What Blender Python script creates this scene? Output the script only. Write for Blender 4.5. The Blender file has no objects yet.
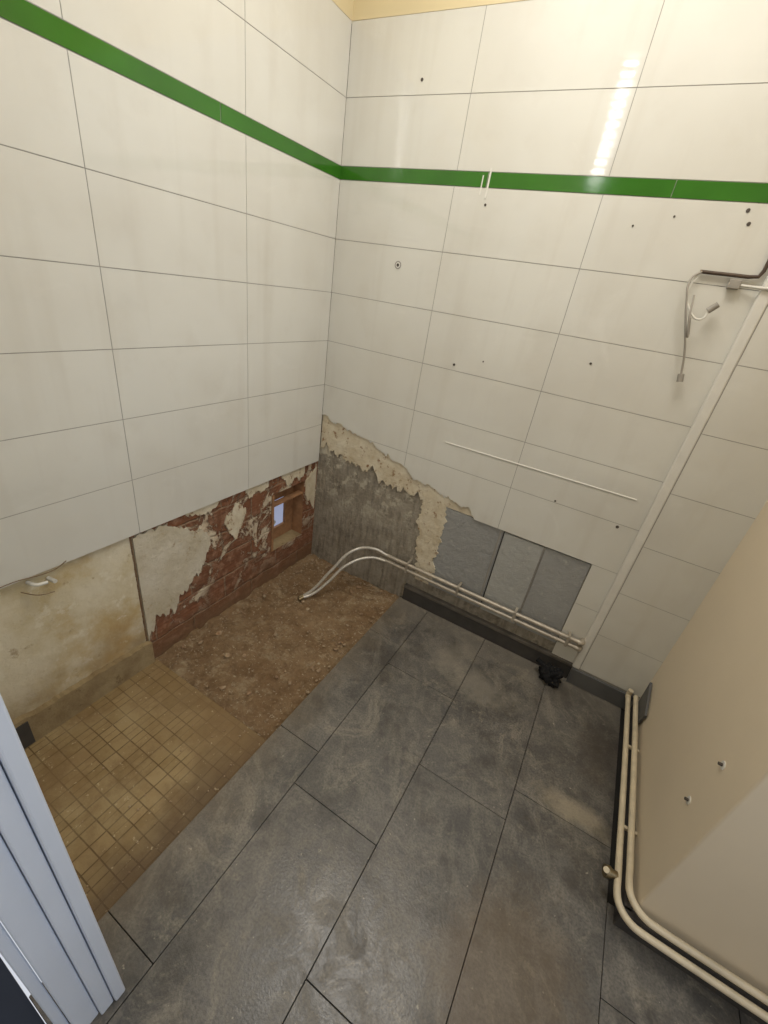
import bpy, bmesh, math, random
from mathutils import Matrix, Vector, noise
random.seed(7)
sc=bpy.context.scene
sc.view_settings.view_transform='Standard'
COL=bpy.context.collection

# ------------------------------------------------------------ helpers
def s2l(c):
    return tuple(((v/255)/12.92 if v/255<=0.04045 else ((v/255+0.055)/1.055)**2.4) for v in c)+(1.0,)
class NT:
    def __init__(s,name):
        s.m=bpy.data.materials.new(name); s.m.use_nodes=True
        s.t=s.m.node_tree; s.n=s.t.nodes; s.n.clear()
        s.out=s.n.new('ShaderNodeOutputMaterial'); s.b=s.n.new('ShaderNodeBsdfPrincipled')
        s.t.links.new(s.b.outputs[0],s.out.inputs[0])
        s.geo=s.n.new('ShaderNodeNewGeometry'); s.pos=s.geo.outputs['Position']
        s.sep=s.n.new('ShaderNodeSeparateXYZ'); s.l(s.pos,s.sep.inputs[0])
    def l(s,a,b): s.t.links.new(a,b)
    def put(s,inp,v):
        if isinstance(v,bpy.types.NodeSocket): s.l(v,inp)
        else: inp.default_value=v
    def noise(s,scale,detail=4,rough=0.55,vec=None,dist=0.0):
        n=s.n.new('ShaderNodeTexNoise'); n.inputs['Scale'].default_value=scale
        n.inputs['Detail'].default_value=detail; n.inputs['Roughness'].default_value=rough
        n.inputs['Distortion'].default_value=dist
        s.l(vec if vec else s.pos,n.inputs['Vector']); return n.outputs['Fac']
    def vec(s,x,y,z=0.0):
        c=s.n.new('ShaderNodeCombineXYZ')
        for i,v in enumerate((x,y,z)): s.put(c.inputs[i],v)
        return c.outputs[0]
    def math(s,op,a,b=0.0):
        n=s.n.new('ShaderNodeMath'); n.operation=op; s.put(n.inputs[0],a); s.put(n.inputs[1],b)
        return n.outputs[0]
    def rng(s,v,a,b,c=0.0,d=1.0):
        n=s.n.new('ShaderNodeMapRange'); s.put(n.inputs['Value'],v)
        n.inputs['From Min'].default_value=a; n.inputs['From Max'].default_value=b
        n.inputs['To Min'].default_value=c; n.inputs['To Max'].default_value=d
        return n.outputs[0]
    def mix(s,f,a,b):
        n=s.n.new('ShaderNodeMix'); n.data_type='RGBA'; s.put(n.inputs[0],f)
        s.put(n.inputs[6],a); s.put(n.inputs[7],b); return n.outputs[2]
    def brick(s,vec,w,h,mort,off=0.5,c1=(1,1,1,1),c2=(.8,.8,.8,1),cm=(0,0,0,1)):
        n=s.n.new('ShaderNodeTexBrick'); s.l(vec,n.inputs['Vector']); n.inputs['Scale'].default_value=1.0
        n.inputs['Brick Width'].default_value=w; n.inputs['Row Height'].default_value=h
        n.inputs['Mortar Size'].default_value=mort; n.offset=off
        n.inputs['Color1'].default_value=c1; n.inputs['Color2'].default_value=c2; n.inputs['Mortar'].default_value=cm
        return n
    def bump(s,v,st,dist=0.01,prev=None):
        n=s.n.new('ShaderNodeBump'); n.inputs['Strength'].default_value=st; n.inputs['Distance'].default_value=dist
        s.l(v,n.inputs['Height'])
        if prev: s.l(prev,n.inputs['Normal'])
        return n.outputs[0]
    def fin(s,col,rough,nrm=None,metal=0.0,spec=None):
        s.put(s.b.inputs['Base Color'],col); s.put(s.b.inputs['Roughness'],rough)
        s.b.inputs['Metallic'].default_value=metal
        if spec is not None: s.b.inputs['Specular IOR Level'].default_value=spec
        if nrm: s.l(nrm,s.b.inputs['Normal'])
        return s.m
def simple(name,c,rough=0.5,metal=0.0,var=0.06,nscale=12):
    t=NT(name); c=s2l(c); d=tuple(v*(1-var*3) for v in c[:3])+(1,)
    return t.fin(t.mix(t.rng(t.noise(nscale),0.35,0.75),c,d),rough,None,metal)

# ------------------------------------------------------------ materials
def m_tile(name,base,dirt):
    t=NT(name)
    n1=t.rng(t.noise(2.2,3),0.4,0.75); n2=t.rng(t.noise(9,5),0.55,0.85)
    streak=t.rng(t.noise(1,3,0.5,t.vec(t.math('MULTIPLY',t.math('ADD',t.sep.outputs[0],t.sep.outputs[1]),14),0.0,t.math('MULTIPLY',t.sep.outputs[2],1.2))),0.55,0.8)
    c=t.mix(t.math('MULTIPLY',n1,0.5),s2l(base),s2l(dirt)); c=t.mix(t.math('MULTIPLY',n2,0.35),c,s2l(dirt))
    c=t.mix(t.math('MULTIPLY',streak,0.4),c,s2l(dirt))
    smear=t.rng(t.noise(4,6,0.7,None,1.2),0.60,0.72,0,0.15)
    c=t.mix(smear,c,s2l((236,234,226)))
    nb=t.bump(t.noise(3.5,1),0.05,0.004)
    return t.fin(c,t.rng(t.noise(6,4),0.4,0.8,0.03,0.10),nb,spec=0.6)
M_tile=m_tile('white_wall_tile',(214,212,203),(196,190,177))
M_grout=simple('grout_light',(156,152,144),0.9)
M_green=simple('green_glazed',(56,112,32),0.10,0,0.08,6)
def m_cement():
    t=NT('bare_cement')
    a=t.rng(t.noise(7,6,0.65),0.3,0.7); b=t.rng(t.noise(40,5,0.7),0.4,0.7)
    v=t.rng(t.noise(1,4,0.6,t.vec(t.math('MULTIPLY',t.sep.outputs[0],48),0.0,t.math('MULTIPLY',t.sep.outputs[2],7))),0.42,0.65)
    c=t.mix(a,s2l((132,124,110)),s2l((168,160,144))); c=t.mix(t.math('MULTIPLY',v,0.55),c,s2l((92,84,74)))
    c=t.mix(t.math('MULTIPLY',b,0.35),c,s2l((190,182,166)))
    up=t.rng(t.sep.outputs[2],.25,.62,0,1)
    bl=t.math('MULTIPLY',t.rng(t.noise(13,7,0.72),0.51,0.58),up)
    c=t.mix(t.math('MULTIPLY',bl,.75),c,s2l((210,202,182)))
    c=t.mix(t.rng(t.noise(18,7,0.75),0.58,0.68,0,.6),c,s2l((80,72,62)))
    return t.fin(c,0.95,t.bump(t.noise(60,6,0.7),0.7,0.009,t.bump(v,0.5,0.005)),spec=.2)
M_cement=m_cement()
def m_plaster(name,a,b,d,sc1=9,lo=.6,hi=.72):
    t=NT(name)
    c=t.mix(t.rng(t.noise(sc1,6,0.65),0.35,0.68),s2l(a),s2l(b)); c=t.mix(t.rng(t.noise(28,5,0.7),lo,hi),c,s2l(d))
    return t.fin(c,0.95,t.bump(t.noise(35,7,0.7),0.7,0.01),spec=.2)
M_plaster=m_plaster('torn_plaster',(220,211,189),(196,180,150),(146,112,80),13,.57,.66)
M_white_plaster=m_plaster('white_plaster_patch',(208,200,182),(186,174,148),(160,136,106),7)
def m_leftpl():
    t=NT('stained_plaster')
    c=t.mix(t.rng(t.noise(6,6,0.65),0.38,0.66),s2l((214,204,180)),s2l((194,178,140)))
    c=t.mix(t.rng(t.noise(3,5,0.65),0.53,0.70,0,.7),c,s2l((180,146,92)))
    c=t.mix(t.rng(t.noise(15,6,0.7),0.58,0.64,0,.6),c,s2l((222,214,194)))
    c=t.mix(t.rng(t.noise(22,6,0.7),0.61,0.70,0,.6),c,s2l((140,114,78)))
    lo=t.rng(t.sep.outputs[2],0.3,0.05)
    c=t.mix(t.math('MULTIPLY',lo,t.rng(t.noise(10,5),0.3,0.65)),c,s2l((146,124,88)))
    return t.fin(c,0.92,t.bump(t.noise(20,7,0.7),0.5,0.01),spec=.25)
M_leftpl=m_leftpl()
def m_brick():
    t=NT('red_hollow_brick')
    jx=t.math('ADD',t.sep.outputs[1],t.math('MULTIPLY',t.noise(14,3),0.026))
    jz=t.math('ADD',t.sep.outputs[2],t.math('MULTIPLY',t.noise(11,3),0.030))
    br=t.brick(t.vec(t.math('ADD',jx,3.0),t.math('ADD',jz,0.03)),0.34,0.118,0.006,0.5,s2l((146,98,72)),s2l((124,84,62)),s2l((150,126,104)))
    br.inputs['Mortar Smooth'].default_value=0.7
    ridg=t.noise(1,3,0.6,t.vec(t.math('MULTIPLY',t.sep.outputs[1],6),t.math('MULTIPLY',t.sep.outputs[2],130)))
    c=t.mix(t.rng(ridg,0.4,0.7,0,0.6),br.outputs['Color'],s2l((98,64,48)))
    c=t.mix(t.rng(t.noise(24,6,0.7),0.48,0.72,0,0.8),c,s2l((176,142,116)))
    c=t.mix(t.rng(t.noise(9,6,0.7),0.48,0.66,0,0.6),c,s2l((112,88,70)))
    blob=t.rng(t.noise(9,8,0.74,None,0.7),0.52,0.55)
    up=t.rng(t.sep.outputs[2],0.04,0.45,0.32,1.0)
    blob=t.math('MULTIPLY',blob,t.rng(t.math('MULTIPLY',up,t.noise(3,2)),0.18,0.30))
    pc=t.mix(t.rng(t.noise(30,5),0.4,0.7),s2l((208,194,170)),s2l((168,142,116)))
    c=t.mix(blob,c,pc)
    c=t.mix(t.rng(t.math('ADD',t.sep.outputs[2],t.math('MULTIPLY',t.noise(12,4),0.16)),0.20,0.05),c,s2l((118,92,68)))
    hh=t.math('ADD',t.math('MULTIPLY',br.outputs['Fac'],-0.6),t.math('ADD',t.math('MULTIPLY',ridg,0.4),t.math('MULTIPLY',blob,0.8)))
    return t.fin(c,0.95,t.bump(hh,0.8,0.01,t.bump(t.noise(50,5),0.6,0.010)),spec=.15)
M_brick=m_brick()
def m_floor():
    t=NT('anthracite_floor_tile')
    a=t.rng(t.noise(3.0,6,0.68),0.34,0.66); b=t.rng(t.noise(11,7,0.78,None,0.8),0.45,0.68)
    c=t.mix(a,s2l((76,74,71)),s2l((108,104,98))); c=t.mix(t.math('MULTIPLY',b,0.65),c,s2l((136,129,117)))
    c=t.mix(t.rng(t.noise(5,8,0.78,None,1.4),0.54,0.64,0,.6),c,s2l((146,138,123)))
    c=t.mix(t.rng(t.noise(6,6,0.7,t.vec(t.math('ADD',t.sep.outputs[0],7.3),t.sep.outputs[1])),0.50,0.64,0,.65),c,s2l((60,55,49)))
    st=t.noise(1,5,0.65,t.vec(t.math('MULTIPLY',t.math('ADD',t.sep.outputs[0],t.math('MULTIPLY',t.sep.outputs[1],.4)),16),t.math('MULTIPLY',t.sep.outputs[1],3)))
    c=t.mix(t.rng(st,0.53,0.70,0,.4),c,s2l((144,137,124)))
    fine=t.noise(150,3,0.6); c=t.mix(t.rng(fine,0.42,0.68,0,0.5),c,s2l((56,54,52)))
    sp=t.rng(t.noise(60,3,0.6),0.69,0.73,0,.55); c=t.mix(sp,c,s2l((184,176,158)))
    def patch(px,py,sx,sy,r0,col,amt):
        dx=t.math('SUBTRACT',t.sep.outputs[0],px); dy=t.math('SUBTRACT',t.sep.outputs[1],py)
        r=t.math('SQRT',t.math('ADD',t.math('MULTIPLY',t.math('MULTIPLY',dx,dx),sx),t.math('MULTIPLY',t.math('MULTIPLY',dy,dy),sy)))
        pt=t.rng(t.math('ADD',r,t.math('MULTIPLY',t.noise(9,8,0.8),0.38)),r0,r0-.12)
        return t.mix(t.math('MULTIPLY',pt,amt),c,s2l(col))
    c=patch(1.60,-.60,.9,6.0,.34,(166,154,130),.55)
    c=patch(1.16,-.30,.8,3.0,.38,(146,139,125),.45)
    c=patch(1.52,-1.15,1.6,.8,.46,(104,88,68),.5)
    c=patch(1.66,-.30,3,1.0,.40,(72,64,56),.5)
    c=patch(1.0,-.22,2.5,1.2,.35,(150,142,127),.4)
    ed=t.rng(t.math('ADD',t.sep.outputs[0],t.math('MULTIPLY',t.noise(11,5,0.6),0.25)),0.86,0.70)
    c=t.mix(t.math('MULTIPLY',ed,0.35),c,s2l((128,112,88)))
    bk=t.rng(t.math('ADD',t.sep.outputs[1],t.math('MULTIPLY',t.noise(8,6,0.7),0.35)),0.0,0.22)
    c=t.mix(t.math('MULTIPLY',bk,0.5),c,s2l((140,132,118)))
    return t.fin(c,t.rng(b,0,1,0.28,0.6),t.bump(fine,0.3,0.002,t.bump(t.noise(30,4),0.12,0.004)),spec=.5)
M_floor=m_floor()
M_joint=simple('dark_joint',(44,41,38),0.95)
def m_mosaic():
    t=NT('old_beige_mosaic')
    X=t.math('ADD',t.sep.outputs[0],t.math('MULTIPLY',t.noise(6,2),0.008)); Y=t.math('ADD',t.math('ADD',t.sep.outputs[1],5.0),t.math('MULTIPLY',t.noise(5,2),0.008))
    br=t.brick(t.vec(X,Y),0.048,0.048,0.0022,0.0,s2l((154,132,94)),s2l((140,118,80)),s2l((98,78,50)))
    br.inputs['Mortar Smooth'].default_value=0.4
    b2=t.brick(t.vec(Y,X),0.096,0.024,0.0018,0.5,(1,1,1,1),(1,1,1,1),(0,0,0,1)); b2.inputs['Mortar Smooth'].default_value=0.5
    c=br.outputs['Color']
    ch=t.n.new('ShaderNodeTexChecker'); ch.inputs['Scale'].default_value=1/0.096
    t.l(t.vec(X,Y,.01),ch.inputs['Vector'])
    c=t.mix(t.math('MULTIPLY',t.math('MULTIPLY',b2.outputs['Fac'],ch.outputs['Fac']),.6),c,s2l((102,82,52)))
    c=t.mix(t.rng(t.noise(5,6,0.7),0.42,0.7,0,0.6),c,s2l((174,157,120)))
    c=t.mix(t.rng(t.noise(8,7,0.75),0.48,0.68,0,0.75),c,s2l((116,92,60)))
    c=t.mix(t.rng(t.noise(2.6,6,0.7),0.48,0.62,0,0.55),c,s2l((126,100,66)))
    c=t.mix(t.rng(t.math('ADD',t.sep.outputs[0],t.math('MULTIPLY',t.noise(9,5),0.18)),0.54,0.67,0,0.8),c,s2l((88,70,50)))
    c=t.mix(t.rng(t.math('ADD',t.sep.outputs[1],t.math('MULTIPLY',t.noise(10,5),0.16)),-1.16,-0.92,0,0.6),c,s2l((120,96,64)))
    c=t.mix(t.rng(t.noise(55,4,0.7),0.64,0.70,0,.5),c,s2l((200,184,150)))
    h=t.math('MULTIPLY',br.outputs['Fac'],-1.0)
    return t.fin(c,0.65,t.bump(h,0.35,0.003,t.bump(t.noise(40,6,.7),0.4,0.006)),spec=.35)
M_mosaic=m_mosaic()
def m_screed():
    t=NT('exposed_screed')
    c=t.mix(t.rng(t.noise(6,6,0.7),0.35,0.7),s2l((140,112,82)),s2l((166,142,110)))
    c=t.mix(t.rng(t.noise(26,7,0.78),0.45,0.7,0,0.7),c,s2l((102,78,56)))
    c=t.mix(t.rng(t.noise(12,7,0.75),0.54,0.66,0,0.6),c,s2l((184,166,136)))
    c=t.mix(t.rng(t.noise(70,4,0.7),0.59,0.68,0,0.8),c,s2l((204,190,162)))
    return t.fin(c,0.97,t.bump(t.noise(45,8,0.78),1.0,0.018),spec=.15)
M_screed=m_screed()
M_panel=m_plaster('grey_adhesive',(160,160,157),(148,148,145),(174,172,166),5)
M_panel2=m_plaster('grey_adhesive_light',(174,174,169),(162,162,157),(186,184,177),5)
M_cream=simple('cream_paint',(221,206,180),0.55,0,0.02,3)
M_yellow=simple('yellow_paint',(216,200,160),0.7,0,0.02,3)
M_ceil=simple('ceiling_paint',(225,220,208),0.8,0,0.01,3)
M_base=simple('dark_grey_skirting',(94,94,93),0.5,0,0.08,9)
M_based=simple('dark_skirting',(66,63,60),0.65,0,0.1,20)
M_baseb=simple('dusty_skirting',(104,98,90),0.7,0,0.2,14)
M_tan=m_plaster('tan_plinth_mortar',(160,142,108),(134,114,84),(100,80,56),12)
M_crack=simple('crack_shadow',(124,102,78),0.95)
M_caulk=simple('white_filler',(220,217,208),0.5,0,0.03,20)
M_metal=simple('galvanised_pipe',(190,180,164),0.38,0.35,0.12,30)
M_hose=simple('braided_steel',(212,206,194),0.35,0.4,0.15,200)
M_creampipe=simple('cream_painted_pipe',(208,194,166),0.4,0,0.08,25)
M_brass=simple('old_brass',(140,125,95),0.35,0.8,0.1,40)
M_black=simple('black_fabric',(14,14,16),0.95,0,0.1,60)
M_dark=simple('dark_hole',(84,76,68),0.9)
M_brown=simple('brown_conduit',(84,68,54),0.5,0.2,0.1,30)
M_wire=simple('wire_grey',(158,152,142),0.5)
M_wirew=simple('wire_white',(216,213,204),0.45)
M_jamb=simple('white_gloss_paint',(216,224,238),0.35,0,0.02,4)
M_hall=simple('hall_floor',(40,48,64),0.6)
M_wood=simple('rough_wood',(162,120,84),0.85,0,0.14,30)
M_rub=m_plaster('rubble',(176,158,130),(138,106,78),(108,80,58),30)
M_white=simple('white_wall_beyond',(205,208,225),0.8,0,0.01,3)

# ------------------------------------------------------------ mesh building
class MB:
    def __init__(s): s.v=[]; s.f=[]; s.mi=[]; s.mats=[]
    def mat(s,m):
        if m not in s.mats: s.mats.append(m)
        return s.mats.index(m)
    def face(s,pts,m):
        i=len(s.v); s.v+=[tuple(p) for p in pts]; s.f.append(tuple(range(i,i+len(pts)))); s.mi.append(s.mat(m))
    def box(s,a,b,m):
        x0,y0,z0=a; x1,y1,z1=b
        P=[(x0,y0,z0),(x1,y0,z0),(x1,y1,z0),(x0,y1,z0),(x0,y0,z1),(x1,y0,z1),(x1,y1,z1),(x0,y1,z1)]
        for q in ((0,3,2,1),(4,5,6,7),(0,1,5,4),(1,2,6,5),(2,3,7,6),(3,0,4,7)): s.face([P[i] for i in q],m)
    def layer(s,mp,u0,u1,top,bot,off,thick,m,step=0.006):
        tf=top if callable(top) else (lambda u:top); bf=bot if callable(bot) else (lambda u:bot)
        n=1 if (not callable(top) and not callable(bot)) else max(1,int(abs(u1-u0)/step))
        us=[u0+(u1-u0)*i/n for i in range(n+1)]
        for a,b in zip(us,us[1:]):
            ta,tb,ba,bb=tf(a),tf(b),bf(a),bf(b)
            if ta<=ba and tb<=bb: continue
            ba=min(ba,ta); bb=min(bb,tb)
            s.face([mp(a,off,ba),mp(b,off,bb),mp(b,off,tb),mp(a,off,ta)],m)
            s.face([mp(a,off,ba),mp(b,off,bb),mp(b,off+thick,bb),mp(a,off+thick,ba)],m)
            s.face([mp(a,off,ta),mp(b,off,tb),mp(b,off+thick,tb),mp(a,off+thick,ta)],m)
        for u in (us[0],us[-1]):
            if tf(u)>bf(u): s.face([mp(u,off,bf(u)),mp(u,off,tf(u)),mp(u,off+thick,tf(u)),mp(u,off+thick,bf(u))],m)
    def obj(s,name,parent=None,bevel=0.0):
        me=bpy.data.meshes.new(name); me.from_pydata(s.v,[],s.f)
        for m in s.mats: me.materials.append(m)
        me.polygons.foreach_set('material_index',s.mi)
        o=bpy.data.objects.new(name,me); COL.objects.link(o)
        if bevel:
            bm=bmesh.new(); bm.from_mesh(me); bmesh.ops.remove_doubles(bm,verts=bm.verts,dist=1e-5); bmesh.ops.recalc_face_normals(bm,faces=bm.faces); bm.to_mesh(me); bm.free()
            b=o.modifiers.new('bevel','BEVEL'); b.width=bevel; b.segments=3
        if parent: o.parent=parent
        return o
def empty(name):
    e=bpy.data.objects.new(name,None); COL.objects.link(e); return e
def tube(name,pts,r,mat,parent=None,smooth=True):
    cu=bpy.data.curves.new(name,'CURVE'); cu.dimensions='3D'; cu.bevel_depth=r; cu.bevel_resolution=4; cu.use_fill_caps=True; cu.resolution_u=12
    if smooth:
        sp=cu.splines.new('BEZIER'); sp.bezier_points.add(len(pts)-1)
        for b,p in zip(sp.bezier_points,pts): b.co=p; b.handle_left_type=b.handle_right_type='AUTO'
    else:
        sp=cu.splines.new('POLY'); sp.points.add(len(pts)-1)
        for b,p in zip(sp.points,pts): b.co=(*p,1)
    cu.materials.append(mat); o=bpy.data.objects.new(name,cu); COL.objects.link(o)
    if parent: o.parent=parent
    return o
def interp(pts):
    def f(u):
        if u<=pts[0][0]: return pts[0][1]
        for (a,va),(b,vb) in zip(pts,pts[1:]):
            if u<=b: return va+(vb-va)*(u-a)/(b-a) if b>a else vb
        return pts[-1][1]
    return f
def rag(pts,amp,fr,seed=0.0):
    g=interp(pts)
    return lambda u: g(u)+amp*noise.noise(Vector((u*fr,seed,0)))+amp*0.6*noise.noise(Vector((u*fr*3,seed+9,0)))+amp*0.35*noise.noise(Vector((u*fr*8,seed+19,0)))

h=0.2; A=0.492; W=0.496; Z=1.7926; S=0.0435; G=0.0011; ZT=Z+S+2*h
mb_back=lambda u,o,z:(u,o,z)
mb_left=lambda u,o,z:(-o,u,z)
rows=[(Z+S+h,ZT),(Z+S,Z+S+h)]+[(Z-h*(k+1),Z-h*k) for k in range(0,9)]

# ------------------------------------------------------------ back wall
E_pts=[(0,.842),(.06,.83),(.13,.815),(.22,.80),(.30,.785),(.37,.755),(.44,.74),(.50,.722),(.56,.67),(.62,.682),(.68,.66),(.76,.645),(.84,.63),(.88,.594),(.90,.5926)]
_r=rag(E_pts,0.022,22,1.0)
def E(u):
    if u<0.90: return _r(u)
    if u<1.385: return .5926
    return 0.085
wb=MB()
wb.layer(mb_back,-0.14,1.9,2.7,-0.06,0.014,0.10,M_cement)
wall_back=wb.obj('wall_back')
mb=MB(); cols=[(0,A),(A,A+W),(A+W,A+2*W)]
XS=1.485
for z0,z1 in rows:
    for u0,u1 in cols:
        u1c=u1 if z0>1.7 else min(u1,XS)
        segs=[(u0+G,u1c-G)]
        if z1<0.60:
            segs=[(max(u0,1.385)+G,u1c-G)] if u1c>1.39 else []
        for a,b in segs:
            if z1<0.6: mb.layer(mb_back,a,b,z1-G,max(z0+G,0.085),0.0,0.014,M_tile)
            elif z0<0.86: mb.layer(mb_back,a,b,z1-G,(lambda u,zz=z0:max(zz+G,E(u))),0.0,0.014,M_tile,0.005)
            else: mb.layer(mb_back,a,b,z1-G,z0+G,0.0,0.014,M_tile)
for z0,z1 in rows[:3]:
    mb.layer(mb_back,A+2*W+G,1.9,z1-G,z0+G,0.0,0.014,M_tile)
mb.obj('tiles_back',wall_back)
g=MB(); g.layer(mb_back,0,1.385,ZT-G,lambda u:max(.5926+G,E(u)+.003),0.0010,0.012,M_grout,0.005); g.layer(mb_back,1.387,1.9,ZT-G,.09,0.0010,0.012,M_grout); g.obj('grout_back',wall_back)
g=MB()
for a,b in [(0.001,.607),(.610,1.171),(1.173,1.72)]: g.layer(mb_back,a,b,Z+S-G,Z+G,-0.001,0.014,M_green)
g.obj('green_band_back',wall_back)
g=MB(); g.layer(mb_back,-.01,1.9,2.7,ZT,0.0,0.014,M_yellow); g.obj('paint_back',wall_back)
g=MB()
E2=rag([(0,.66),(.1,.67),(.2,.655),(.3,.63),(.38,.615),(.46,.60),(.54,.61),(.60,.60),(.66,.60),(.75,.58)],0.05,14,5.0)
g.layer(mb_back,0.0,.70,lambda u:E(u)+.01,E2,0.006,0.01,M_plaster,0.004)
Lr=rag([(.18,.0),(.7,.0)],0.026,18,3.0)
mpv=lambda u,o,z:(z,o,u)
g.layer(mpv,.15,.67,lambda z:.745+Lr(z),lambda z:.635+0.02*math.sin(z*9)+Lr(z+4),0.004,0.012,M_plaster,0.005)
g.layer(mb_back,.70,.93,lambda u:E(u)+.01,.60,0.007,0.01,M_plaster,0.005)
g.obj('plaster_remains_back',wall_back)
g=MB()
e3=rag([(.7,.60),(.9,.5926),(1.4,.590)],0.006,15,2)
g.layer(mb_back,.735,1.015,e3,.15,0.008,0.008,M_panel)
g.layer(mb_back,1.022,1.192,.584,.15,0.005,0.01,M_panel2)
g.layer(mb_back,1.20,1.383,.586,.15,0.007,0.008,M_panel)
g.layer(mb_back,1.001,1.008,.585,.16,0.003,0.01,M_grout)
g.layer(mb_back,1.016,1.021,.585,.16,0.007,0.01,M_based)
g.layer(mb_back,1.193,1.198,.585,.16,0.003,0.01,M_grout)
g.obj('adhesive_panels_back',wall_back)
casing=empty('wall_casing_right')
g=MB(); y0=-0.012
zl=[1.61,1.397,1.182,.9645,.7425,.522,.300,.09]
mc=lambda u,o,z:(u,y0+o,z)
g.layer(mc,XS,1.79,1.83-.04,.0,.0010,.025,M_grout)
for z1,z0 in zip(zl,zl[1:]):
    g.layer(mc,XS+.03,1.79,z1-G,z0+G,0,.02,M_tile)
g.layer(mc,XS+.03,1.79,1.79,1.61+G,0,.02,M_tile)
g.obj('casing_tiles',casing)
g=MB(); g.box((XS-.004,y0-.004,.085),(XS+.028,0.01,1.79),M_caulk); o=g.obj('corner_bead',casing,0.006)

# ------------------------------------------------------------ left wall
wl=MB()
ny0,ny1,nz0,nz1=-.335,-.09,.17,.50
def ls(u0,u1,z0,z1,m): wl.layer(mb_left,u0,u1,z1,z0,0.014,0.10,m)
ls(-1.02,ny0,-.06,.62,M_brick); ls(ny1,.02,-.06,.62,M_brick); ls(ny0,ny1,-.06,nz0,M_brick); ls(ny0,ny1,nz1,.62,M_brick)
ls(-1.62,-1.02,-.06,.62,M_leftpl); ls(-1.62,.02,.62,2.7,M_cement)
wall_left=wl.obj('wall_left')
g=MB()
vl=[-0.0,-A,-A-W,-A-2*W,-A-3*W]
for z0,z1 in rows:
    if z0<.58: continue
    for a,b in zip(vl,vl[1:]):
        b2=max(b,-1.61)
        g.layer(mb_left,b2+G,a-G,z1-G,z0+G,0,.014,M_tile)
g.obj('tiles_left',wall_left)
g=MB(); g.layer(mb_left,-1.61,0,ZT-G,.5926+G,.0010,.012,M_grout); g.obj('grout_left',wall_left)
g=MB()
for a,b in [(-.585,-.001),(-1.15,-.588),(-1.61,-1.153)]: g.layer(mb_left,a,b,Z+S-G,Z+G,-.001,.014,M_green)
g.obj('green_band_left',wall_left)
g=MB(); g.layer(mb_left,-1.61,.0,2.7,ZT,0,.014,M_yellow); g.obj('paint_left',wall_left)
g=MB()
pb=rag([(-1.01,.12),(-.95,.20),(-.9,.17),(-.84,.24),(-.78,.28),(-.73,.33),(-.70,.40)],0.07,16,7)
pt_=rag([(-1.01,.58),(-.93,.585),(-.86,.56),(-.8,.52),(-.74,.48),(-.70,.43)],0.045,16,8)
g.layer(mb_left,-1.012,-.70,lambda u:min(pt_(u),.59),pb,.006,.01,M_white_plaster,.005)
g.layer(mb_left,-.62,-.50,rag([(-.62,.47),(-.56,.55),(-.5,.50)],.04,20,3),rag([(-.62,.45),(-.56,.36),(-.5,.47)],.04,20,4),.009,.006,M_plaster,.005)
g.layer(mb_left,-.80,-.64,.59,rag([(-.80,.58),(-.72,.55),(-.64,.58)],.03,20,14),.009,.006,M_plaster,.005)
g.layer(mb_left,-.50,-.36,.59,rag([(-.50,.57),(-.42,.54),(-.36,.56)],.04,20,24),.009,.006,M_plaster,.005)
g.layer(mb_left,-.27,-.10,.59,rag([(-.27,.57),(-.2,.52),(-.1,.55)],.03,20,6),.009,.006,M_plaster,.005)
g.layer(mb_left,-.08,.0,rag([(-.08,.50),(0,.57)],.03,20,9),rag([(-.08,.42),(0,.30)],.04,20,16),.009,.006,M_plaster,.005)
g.obj('plaster_remains_left',wall_left)
g=MB(); g.layer(mb_left,-1.018,-1.014,.585,.10,.010,.006,M_crack)
pr=rag([(-1.6,.115),(-1.3,.108),(-1.02,.10)],.012,12,1)
g.layer(mb_left,-1.60,-1.01,pr,-.02,-.008,.03,M_tan,.01)
g.box((-.004,-1.61,.0),(.012,-1.43,.10),M_based)
g.obj('plinth_remains_left',wall_left)
nb=MB(); x1,x2=-.0145,-.112; e=.002
a0,a1,c0,c1=ny0+e,ny1-e,nz0+e,nz1-e
nb.face([(x1,a0,c0),(x2,a0,c0),(x2,a1,c0),(x1,a1,c0)],M_tan)
nb.face([(x1,a0,c1),(x2,a0,c1),(x2,a1,c1),(x1,a1,c1)],M_brick)
nb.face([(x1,a0,c0),(x2,a0,c0),(x2,a0,c1),(x1,a0,c1)],M_brick)
nb.face([(x1,a1,c0),(x2,a1,c0),(x2,a1,c1),(x1,a1,c1)],M_wood)
oy0,oy1,oz0,oz1=-.31,-.15,.24,.41
for q in [(a0,oy0,c0,c1),(oy1,a1,c0,c1),(oy0,oy1,c0,oz0),(oy0,oy1,oz1,c1)]:
    nb.box((-.10,q[0],q[2]),(-.085,q[1],q[3]),M_wood)
nb.box((-.08,a0+.001,c0+.001),(-.010,a0+.015,c1-.001),M_wood)
nb.box((-.05,a0+.018,.425),(-.018,a1-.001,.434),M_wood)
nb.obj('wall_niche',None)
tube('waste_pipe',[(-.26,-.19,.30),(-.17,-.22,.29),(-.09,-.245,.275)],.022,M_wirew,None)
b2=MB(); b2.box((-.62,-1.2,-.06),(-.60,1.6,1.6),M_white); b2.box((-.60,-1.2,-.06),(-.14,1.6,-.03),M_white); b2.obj('wall_beyond')

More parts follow.
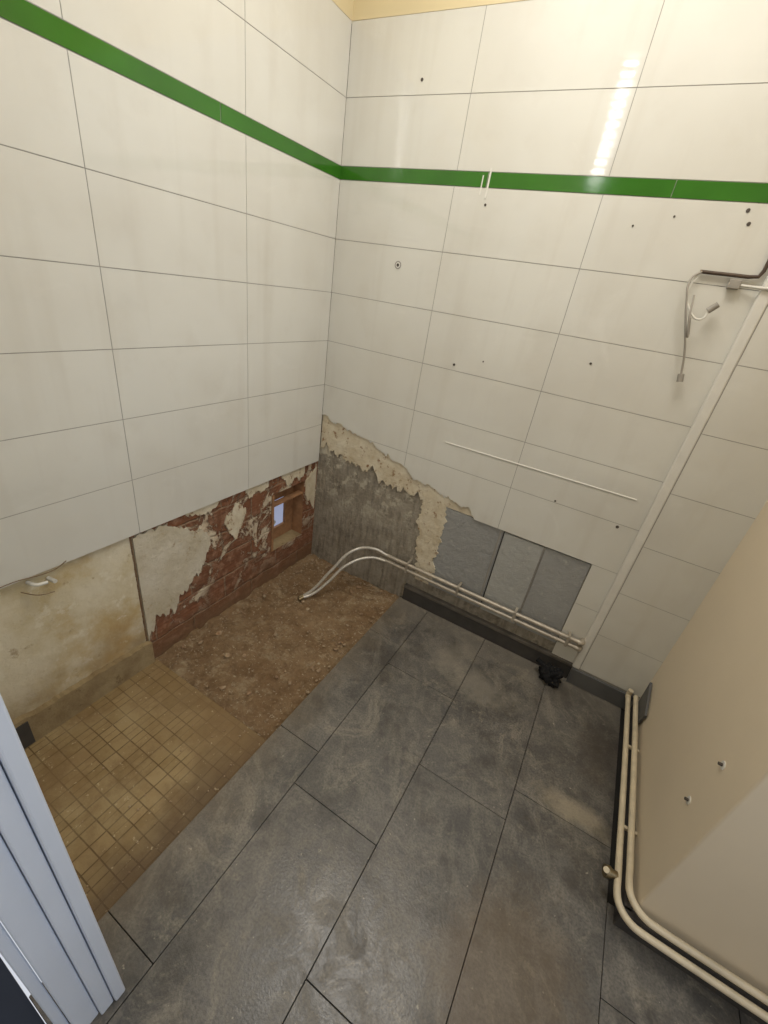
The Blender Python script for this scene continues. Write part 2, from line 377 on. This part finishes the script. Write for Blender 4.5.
# ------------------------------------------------------------ floors
f=MB(); f.box((.602,-1.72,-.05),(1.9,.014,-.006),M_joint); f.box((1.74,-1.72,-.05),(2.7,-.80,-.0065),M_joint)
floor=f.obj('floor')
f=MB()
LX=[.602,.777,1.092,1.407,1.722,2.037,2.352,2.667]
offy=[-.93,-1.056,-.76,-.645,-1.02,-.8,-1.1]
for i in range(7):
    a,b=LX[i],LX[i+1]
    ys=[offy[i]+.62*k for k in range(-3,4)]
    for p,q in zip(ys,ys[1:]):
        lo,hi=max(p,-1.72),min(q,.0 if i<4 else -.8)
        if hi-lo<.01: continue
        f.box((a+.0010,lo+.0010,-.012),(b-.0010,hi-.0010,random.uniform(-.0004,.0004)),M_floor)
f.obj('floor_tiles',floor,.001)
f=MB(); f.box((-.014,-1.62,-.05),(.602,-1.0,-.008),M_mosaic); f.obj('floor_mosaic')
bm=bmesh.new(); nx,nyy=60,100; vs=[]
for j in range(nyy+1):
    for i in range(nx+1):
        x=-.014+.618*i/nx; y=-1.004+1.018*j/nyy
        z=-.022+.010*noise.noise(Vector((x*6,y*6,0)))+.009*noise.noise(Vector((x*22,y*22,3)))+.006*noise.noise(Vector((x*60,y*60,3)))
        if x<.04: z+=.02*(1-max(x,0)/.04)*(.6+noise.noise(Vector((y*15,0,1))))
        vs.append(bm.verts.new((x,y,z)))
for j in range(nyy):
    for i in range(nx):
        k=j*(nx+1)+i; bm.faces.new((vs[k],vs[k+1],vs[k+nx+2],vs[k+nx+1]))
me=bpy.data.meshes.new('floor_screed'); bm.to_mesh(me); bm.free(); me.materials.append(M_screed)
o=bpy.data.objects.new('floor_screed',me); COL.objects.link(o)
for p in me.polygons: p.use_smooth=True
bm=bmesh.new()
for i in range(520):
    r=random.random()
    if r<.35: x=random.uniform(.0,.59);y=-abs(random.gauss(0,.05))-.01
    elif r<.55: x=.59-abs(random.gauss(0,.05));y=random.uniform(-1,-.02)
    elif r<.75: x=abs(random.gauss(0,.04))+.01;y=random.uniform(-1,-.02)
    else: x=random.uniform(.02,.58);y=random.uniform(-.98,-.02)
    x=min(max(x,0),.59)
    s=random.choice([.002,.0025,.003,.004,.005,.008])*random.uniform(.6,1.3)
    ret=bmesh.ops.create_icosphere(bm,subdivisions=1,radius=s,matrix=Matrix.Translation((x,y,-.016+s*.3))@Matrix.Rotation(random.random()*6,4,'Z')@Matrix.Diagonal((random.uniform(.7,1.6),1,.7,1)))
    for v in ret['verts']: v.co+=Vector((random.uniform(-1,1),random.uniform(-1,1),random.uniform(-1,1)))*s*.3
for i in range(26):
    x=random.uniform(.25,.60);y=random.uniform(-1.55,-1.0); s=random.uniform(.002,.004)
    bmesh.ops.create_icosphere(bm,subdivisions=1,radius=s,matrix=Matrix.Translation((x,y,-.006)))
me=bpy.data.meshes.new('rubble'); bm.to_mesh(me); bm.free(); me.materials.append(M_rub)
COL.objects.link(bpy.data.objects.new('rubble',me))
f=MB(); f.box((-.6,-3.2,-.05),(2.7,-1.722,-.01),M_hall); f.obj('floor_hall')

# ------------------------------------------------------------ right wall block, ceiling, front wall
XR=1.762; YR=-.825
f=MB(); f.box((XR,YR,-.05),(2.7,.02,2.7),M_cream); f.obj('wall_right',None,.006)
f=MB(); f.box((2.66,-1.72,-.05),(2.72,YR,2.7),M_cream); f.obj('wall_alcove')
f=MB(); f.box((-.1,-3.2,2.7),(2.7,.1,2.74),M_ceil); f.obj('ceiling')
f=MB(); f.box((-.1,-1.685,-.05),(.735,-1.615,2.7),M_ceil); f.obj('wall_front')
f=MB(); f.box((-.1,-3.24,-.05),(2.7,-3.2,2.74),M_cream); f.obj('wall_hall')
dj=empty('door_frame')
f=MB(); f.box((.735,-1.628,0),(.765,-1.606,2.12),M_jamb); f.obj('jamb_stop',dj,.004)
f=MB(); f.box((.735,-1.655,0),(.759,-1.6295,2.12),M_jamb); f.obj('jamb_rebate',dj,.003)
f=MB(); f.box((.735,-1.695,0),(.750,-1.656,2.12),M_jamb); f.obj('jamb_board',dj,.003)
f=MB(); f.box((.68,-1.712,0),(.742,-1.696,2.12),M_jamb); f.obj('jamb_architrave',dj,.003)

f=MB(); f.box((.62,-.008,.0),(XS,.012,.082),M_based); f.box((.62,-.012,.078),(XS,.012,.094),M_baseb); f.obj('baseboard_back',None,.002)
f=MB(); f.box((XS+.001,y0-.012,0),(1.74,y0-.001,.083),M_base); f.obj('baseboard_casing',None,.002)
f=MB(); f.box((XR-.022,YR-.010,0),(XR-.001,-.05,.075),M_based); f.box((XR-.022,YR-.022,0),(2.66,YR-.001,.075),M_based); f.obj('baseboard_right',None,.002)
f=MB()
P=[(XR-.004,-.05,.215),(XR-.004,-.19,.165),(XR-.004,-.165,.075),(XR-.004,-.06,.07)]
Q=[(XR-.012,p[1],p[2]) for p in P]
f.face(Q,M_base); f.face(P,M_base)
for i in range(4): f.face([P[i],P[(i+1)%4],Q[(i+1)%4],Q[i]],M_base)
f.obj('skirting_offcut')

# ------------------------------------------------------------ pipes
wp=empty('water_pipes')
tube('pipe_1',[(.44,-.028,.234),(1.0,-.028,.232),(1.462,-.028,.234)],.0095,M_metal,wp)
tube('pipe_2',[(.46,-.028,.201),(1.0,-.028,.199),(1.462,-.028,.201)],.0095,M_metal,wp)
for x in (.62,.90,1.18,1.42):
    f=MB(); f.box((x-.006,-.040,.188),(x+.006,.008,.246),M_metal); f.obj('clip',wp,.002)
for zz in (.234,.201): tube('elbow',[(1.455,-.028,zz),(1.472,-.028,zz),(1.476,.0,zz)],.0115,M_metal,wp)
tube('hose_1',[(.50,-.03,.236),(.43,-.05,.255),(.36,-.13,.255),(.29,-.22,.14),(.235,-.29,.03),(.205,-.325,-.004)],.0075,M_hose,wp)
tube('hose_2',[(.50,-.03,.200),(.42,-.06,.200),(.34,-.16,.165),(.285,-.235,.07),(.24,-.30,.01),(.213,-.335,-.002)],.0075,M_hose,wp)
for e_,d in (((.205,-.325,-.003),(.195,-.345,-.006)),((.213,-.335,-.002),(.205,-.358,-.006))):
    tube('hose_nut',[e_,d],.011,M_brass,wp,False)
hp=empty('heating_pipes')
def hpipe(nm,xo,yo,zo,r=.0095):
    pts=[(xo,-.045,zo)]
    c=Vector((xo+.06,yo+.06,zo))
    pts.append((xo+.001,-.4,zo+.001)); pts.append((xo,yo+.10,zo))
    for k in range(7):
        a=math.pi+ (math.pi/2)*k/6
        pts.append((c.x+.06*math.cos(a),c.y+.06*math.sin(a),zo))
    pts+= [(2.1,yo,zo),(2.64,yo,zo)]
    tube(nm,pts,r,M_creampipe,hp)
hpipe('pipe_1',1.716,YR-.050,.088); hpipe('pipe_2',1.738,YR-.028,.110)
for y in (-.3,-.62):
    f=MB(); f.box((1.712,y-.005,.084),(XR,y+.005,.096),M_creampipe); f.obj('clip',hp,.002)
tube('riser_end_1',[(1.716,-.047,.088),(1.716,-.03,.088),(1.716,-.03,.118)],.0105,M_creampipe,hp)
vv=empty('radiator_valve')
tube('body',[(1.712,-.775,.088),(1.685,-.78,.090)],.012,M_brass,vv,False)
tube('nut',[(1.694,-.778,.089),(1.680,-.782,.090)],.0165,M_brass,vv,False)
tube('stem',[(1.69,-.78,.09),(1.678,-.79,.11)],.008,M_creampipe,vv,False)

bm=bmesh.new(); bmesh.ops.create_icosphere(bm,subdivisions=5,radius=1)
for v in bm.verts:
    p=v.co.copy(); n=noise.noise(p*1.6)*.45+noise.noise(p*4+Vector((3,1,0)))*.25
    q=p*(1+n); v.co=Vector((q.x*.048,q.y*.042,max(q.z*.048,-.026)))
me=bpy.data.meshes.new('black_rag'); bm.to_mesh(me); bm.free(); me.materials.append(M_black)
for p in me.polygons: p.use_smooth=True
o=bpy.data.objects.new('black_rag',me); COL.objects.link(o); o.location=(1.42,-.066,.029)
tube('rag_tail',[(-.02,.0,.012),(-.05,.0,.034),(-.08,.012,.042)],.012,M_black,o)

# ------------------------------------------------------------ fixings and wires on the back wall
cc=empty('cut_cables')
tube('conduit_up',[(1.468,-.010,2.0),(1.468,-.010,1.64),(1.462,-.010,1.625),(1.44,-.010,1.622),(1.32,-.010,1.622)],.005,M_brown,cc,False)
tube('conduit_low',[(1.55,-.024,1.60),(1.47,-.02,1.598),(1.40,-.010,1.600)],.004,M_wirew,cc)
f=MB(); f.box((1.40,-.022,1.588),(1.43,-.0,1.612),M_wire); f.obj('connector_block',cc,.003)
tube('cable_1',[(1.325,-.012,1.622),(1.305,-.03,1.60),(1.318,-.04,1.54),(1.345,-.04,1.47),(1.372,-.03,1.40),(1.388,-.025,1.34)],.003,M_wire,cc)
tube('cable_2',[(1.318,-.012,1.615),(1.31,-.03,1.57),(1.335,-.04,1.52),(1.37,-.04,1.50),(1.385,-.03,1.53)],.0028,M_wirew,cc)
tube('cable_3',[(1.33,-.03,1.56),(1.345,-.045,1.49),(1.36,-.03,1.45),(1.345,-.03,1.50)],.0028,M_wire,cc)
for p,q in (((1.387,-.025,1.345),(1.392,-.025,1.322)),((1.38,-.03,1.525),(1.398,-.03,1.545))): tube('terminal',[p,q],.009,M_wire,cc,False)
hl=empty('wall_anchors')
def hole(x,z,r=.005,ring=False):
    if ring: tube('anchor_ring',[(x,.003,z),(x,-.0008,z)],r*2.4,M_grout,hl,False); tube('anchor_plug',[(x,.003,z),(x,-.0011,z)],r*1.7,M_caulk,hl,False)
    tube('anchor_hole',[(x,.003,z),(x,-.0015,z)],r,M_dark,hl,False)
for x,z,r,ring in [(.306,2.075,.005,0),(.312,1.531,.006,1),(.63,1.215,.005,0),(1.12,1.32,.004,0),(1.37,1.775,.005,0),(1.385,1.745,.005,0),(.62,1.745,.004,0),(.745,1.25,.003,0),(1.10,1.72,.003,0),(1.17,.80,.004,0),(1.41,.78,.006,0),(1.20,1.75,.003,0)]: hole(x,z,r,ring)
tube('filler_line',[(.665,-.0002,.897),(.9,-.0005,.899),(1.43,-.0002,.903)],.0026,M_caulk,None,False)
g=MB(); g.layer(mb_back,.612,.618,Z+S+.01,Z-.03,-.0018,.002,M_caulk); g.layer(mb_back,.590,.594,Z+S-.01,Z-.02,-.0018,.002,M_caulk); g.obj('filler_drip')
for y,z in ((-.699,.41),(-.709,.577)):
    e_=empty('wall_screw'); tube('plug',[(XR+.003,y,z),(XR-.002,y,z)],.011,M_caulk,e_,False); tube('shank',[(XR,y,z),(XR-.010,y,z)],.004,M_dark,e_,False)
lw=empty('left_cable')
tube('wire',[(.004,-1.60,.60),(.012,-1.45,.60),(.01,-1.36,.605),(.02,-1.26,.60),(.03,-1.23,.62)],.0014,M_crack,lw)
tube('stub_1',[(-.01,-1.32,.575),(.02,-1.31,.575),(.025,-1.285,.572)],.005,M_wirew,lw); tube('stub_2',[(-.01,-1.27,.56),(.02,-1.265,.56)],.006,M_wirew,lw)
tube('wire_2',[(-.01,-1.34,.55),(.015,-1.31,.535),(.01,-1.27,.52)],.0014,M_crack,lw)

# ------------------------------------------------------------ lamps
wlamp=empty('louvred_wall_lamp')
f=MB(); f.box((.635,-1.613,2.12),(.725,-1.585,2.69),M_jamb); f.obj('housing',wlamp,.003)
t=NT('lamp_diffuser'); t.b.inputs['Emission Color'].default_value=(1,.98,.94,1); t.b.inputs['Emission Strength'].default_value=26; t.fin((.9,.9,.9,1),.4)
f=MB(); f.box((.648,-1.584,2.13),(.706,-1.576,2.68),t.m); f.obj('diffuser',wlamp)
f=MB()
for k in range(13): f.box((.642,-1.575,2.135+.042*k),(.715,-1.566,2.153+.042*k),M_based)
f.obj('louvres',wlamp)
def area(name,loc,rot,sx,sy,e,c):
    l=bpy.data.lights.new(name,'AREA'); l.shape='RECTANGLE'; l.size=sx; l.size_y=sy; l.energy=e; l.color=c
    o=bpy.data.objects.new(name,l); COL.objects.link(o); o.location=loc; o.rotation_euler=rot; return o
area('ceiling_light',(.95,-.66,2.68),(0,0,0),.9,.6,19,(1,.96,.89))
area('alcove_daylight',(2.62,-1.3,1.5),(0,math.radians(90),0),1.2,.7,7,(.64,.80,1))
area('hall_light',(2.15,-2.4,2.66),(0,0,0),.6,.6,9,(1,.96,.90))
pl=bpy.data.lights.new('next_room_fill','POINT'); pl.energy=3.2; pl.shadow_soft_size=.1; pl.color=(.82,.88,1)  # unseen point light added to brighten the wall beyond the niche opening
o=bpy.data.objects.new('next_room_fill',pl); COL.objects.link(o); o.location=(-.32,.25,.75)
w=bpy.data.worlds.new('world'); sc.world=w; w.use_nodes=True
bg=w.node_tree.nodes['Background']; bg.inputs[0].default_value=(.88,.92,1,1); bg.inputs[1].default_value=.75

# ------------------------------------------------------------ camera
cam=bpy.data.cameras.new('camera'); co=bpy.data.objects.new('camera',cam); COL.objects.link(co)
R=Matrix(((.85514,-.34780,.38442),(.49827,.34678,-.79465),(.14307,.87108,.46984)))
M=R.to_4x4(); M.translation=(1.24964,-1.69957,1.45771); co.matrix_world=M
cam.sensor_fit='HORIZONTAL'; cam.sensor_width=36; cam.lens=422.767/768*36; cam.clip_start=.02
sc.camera=co
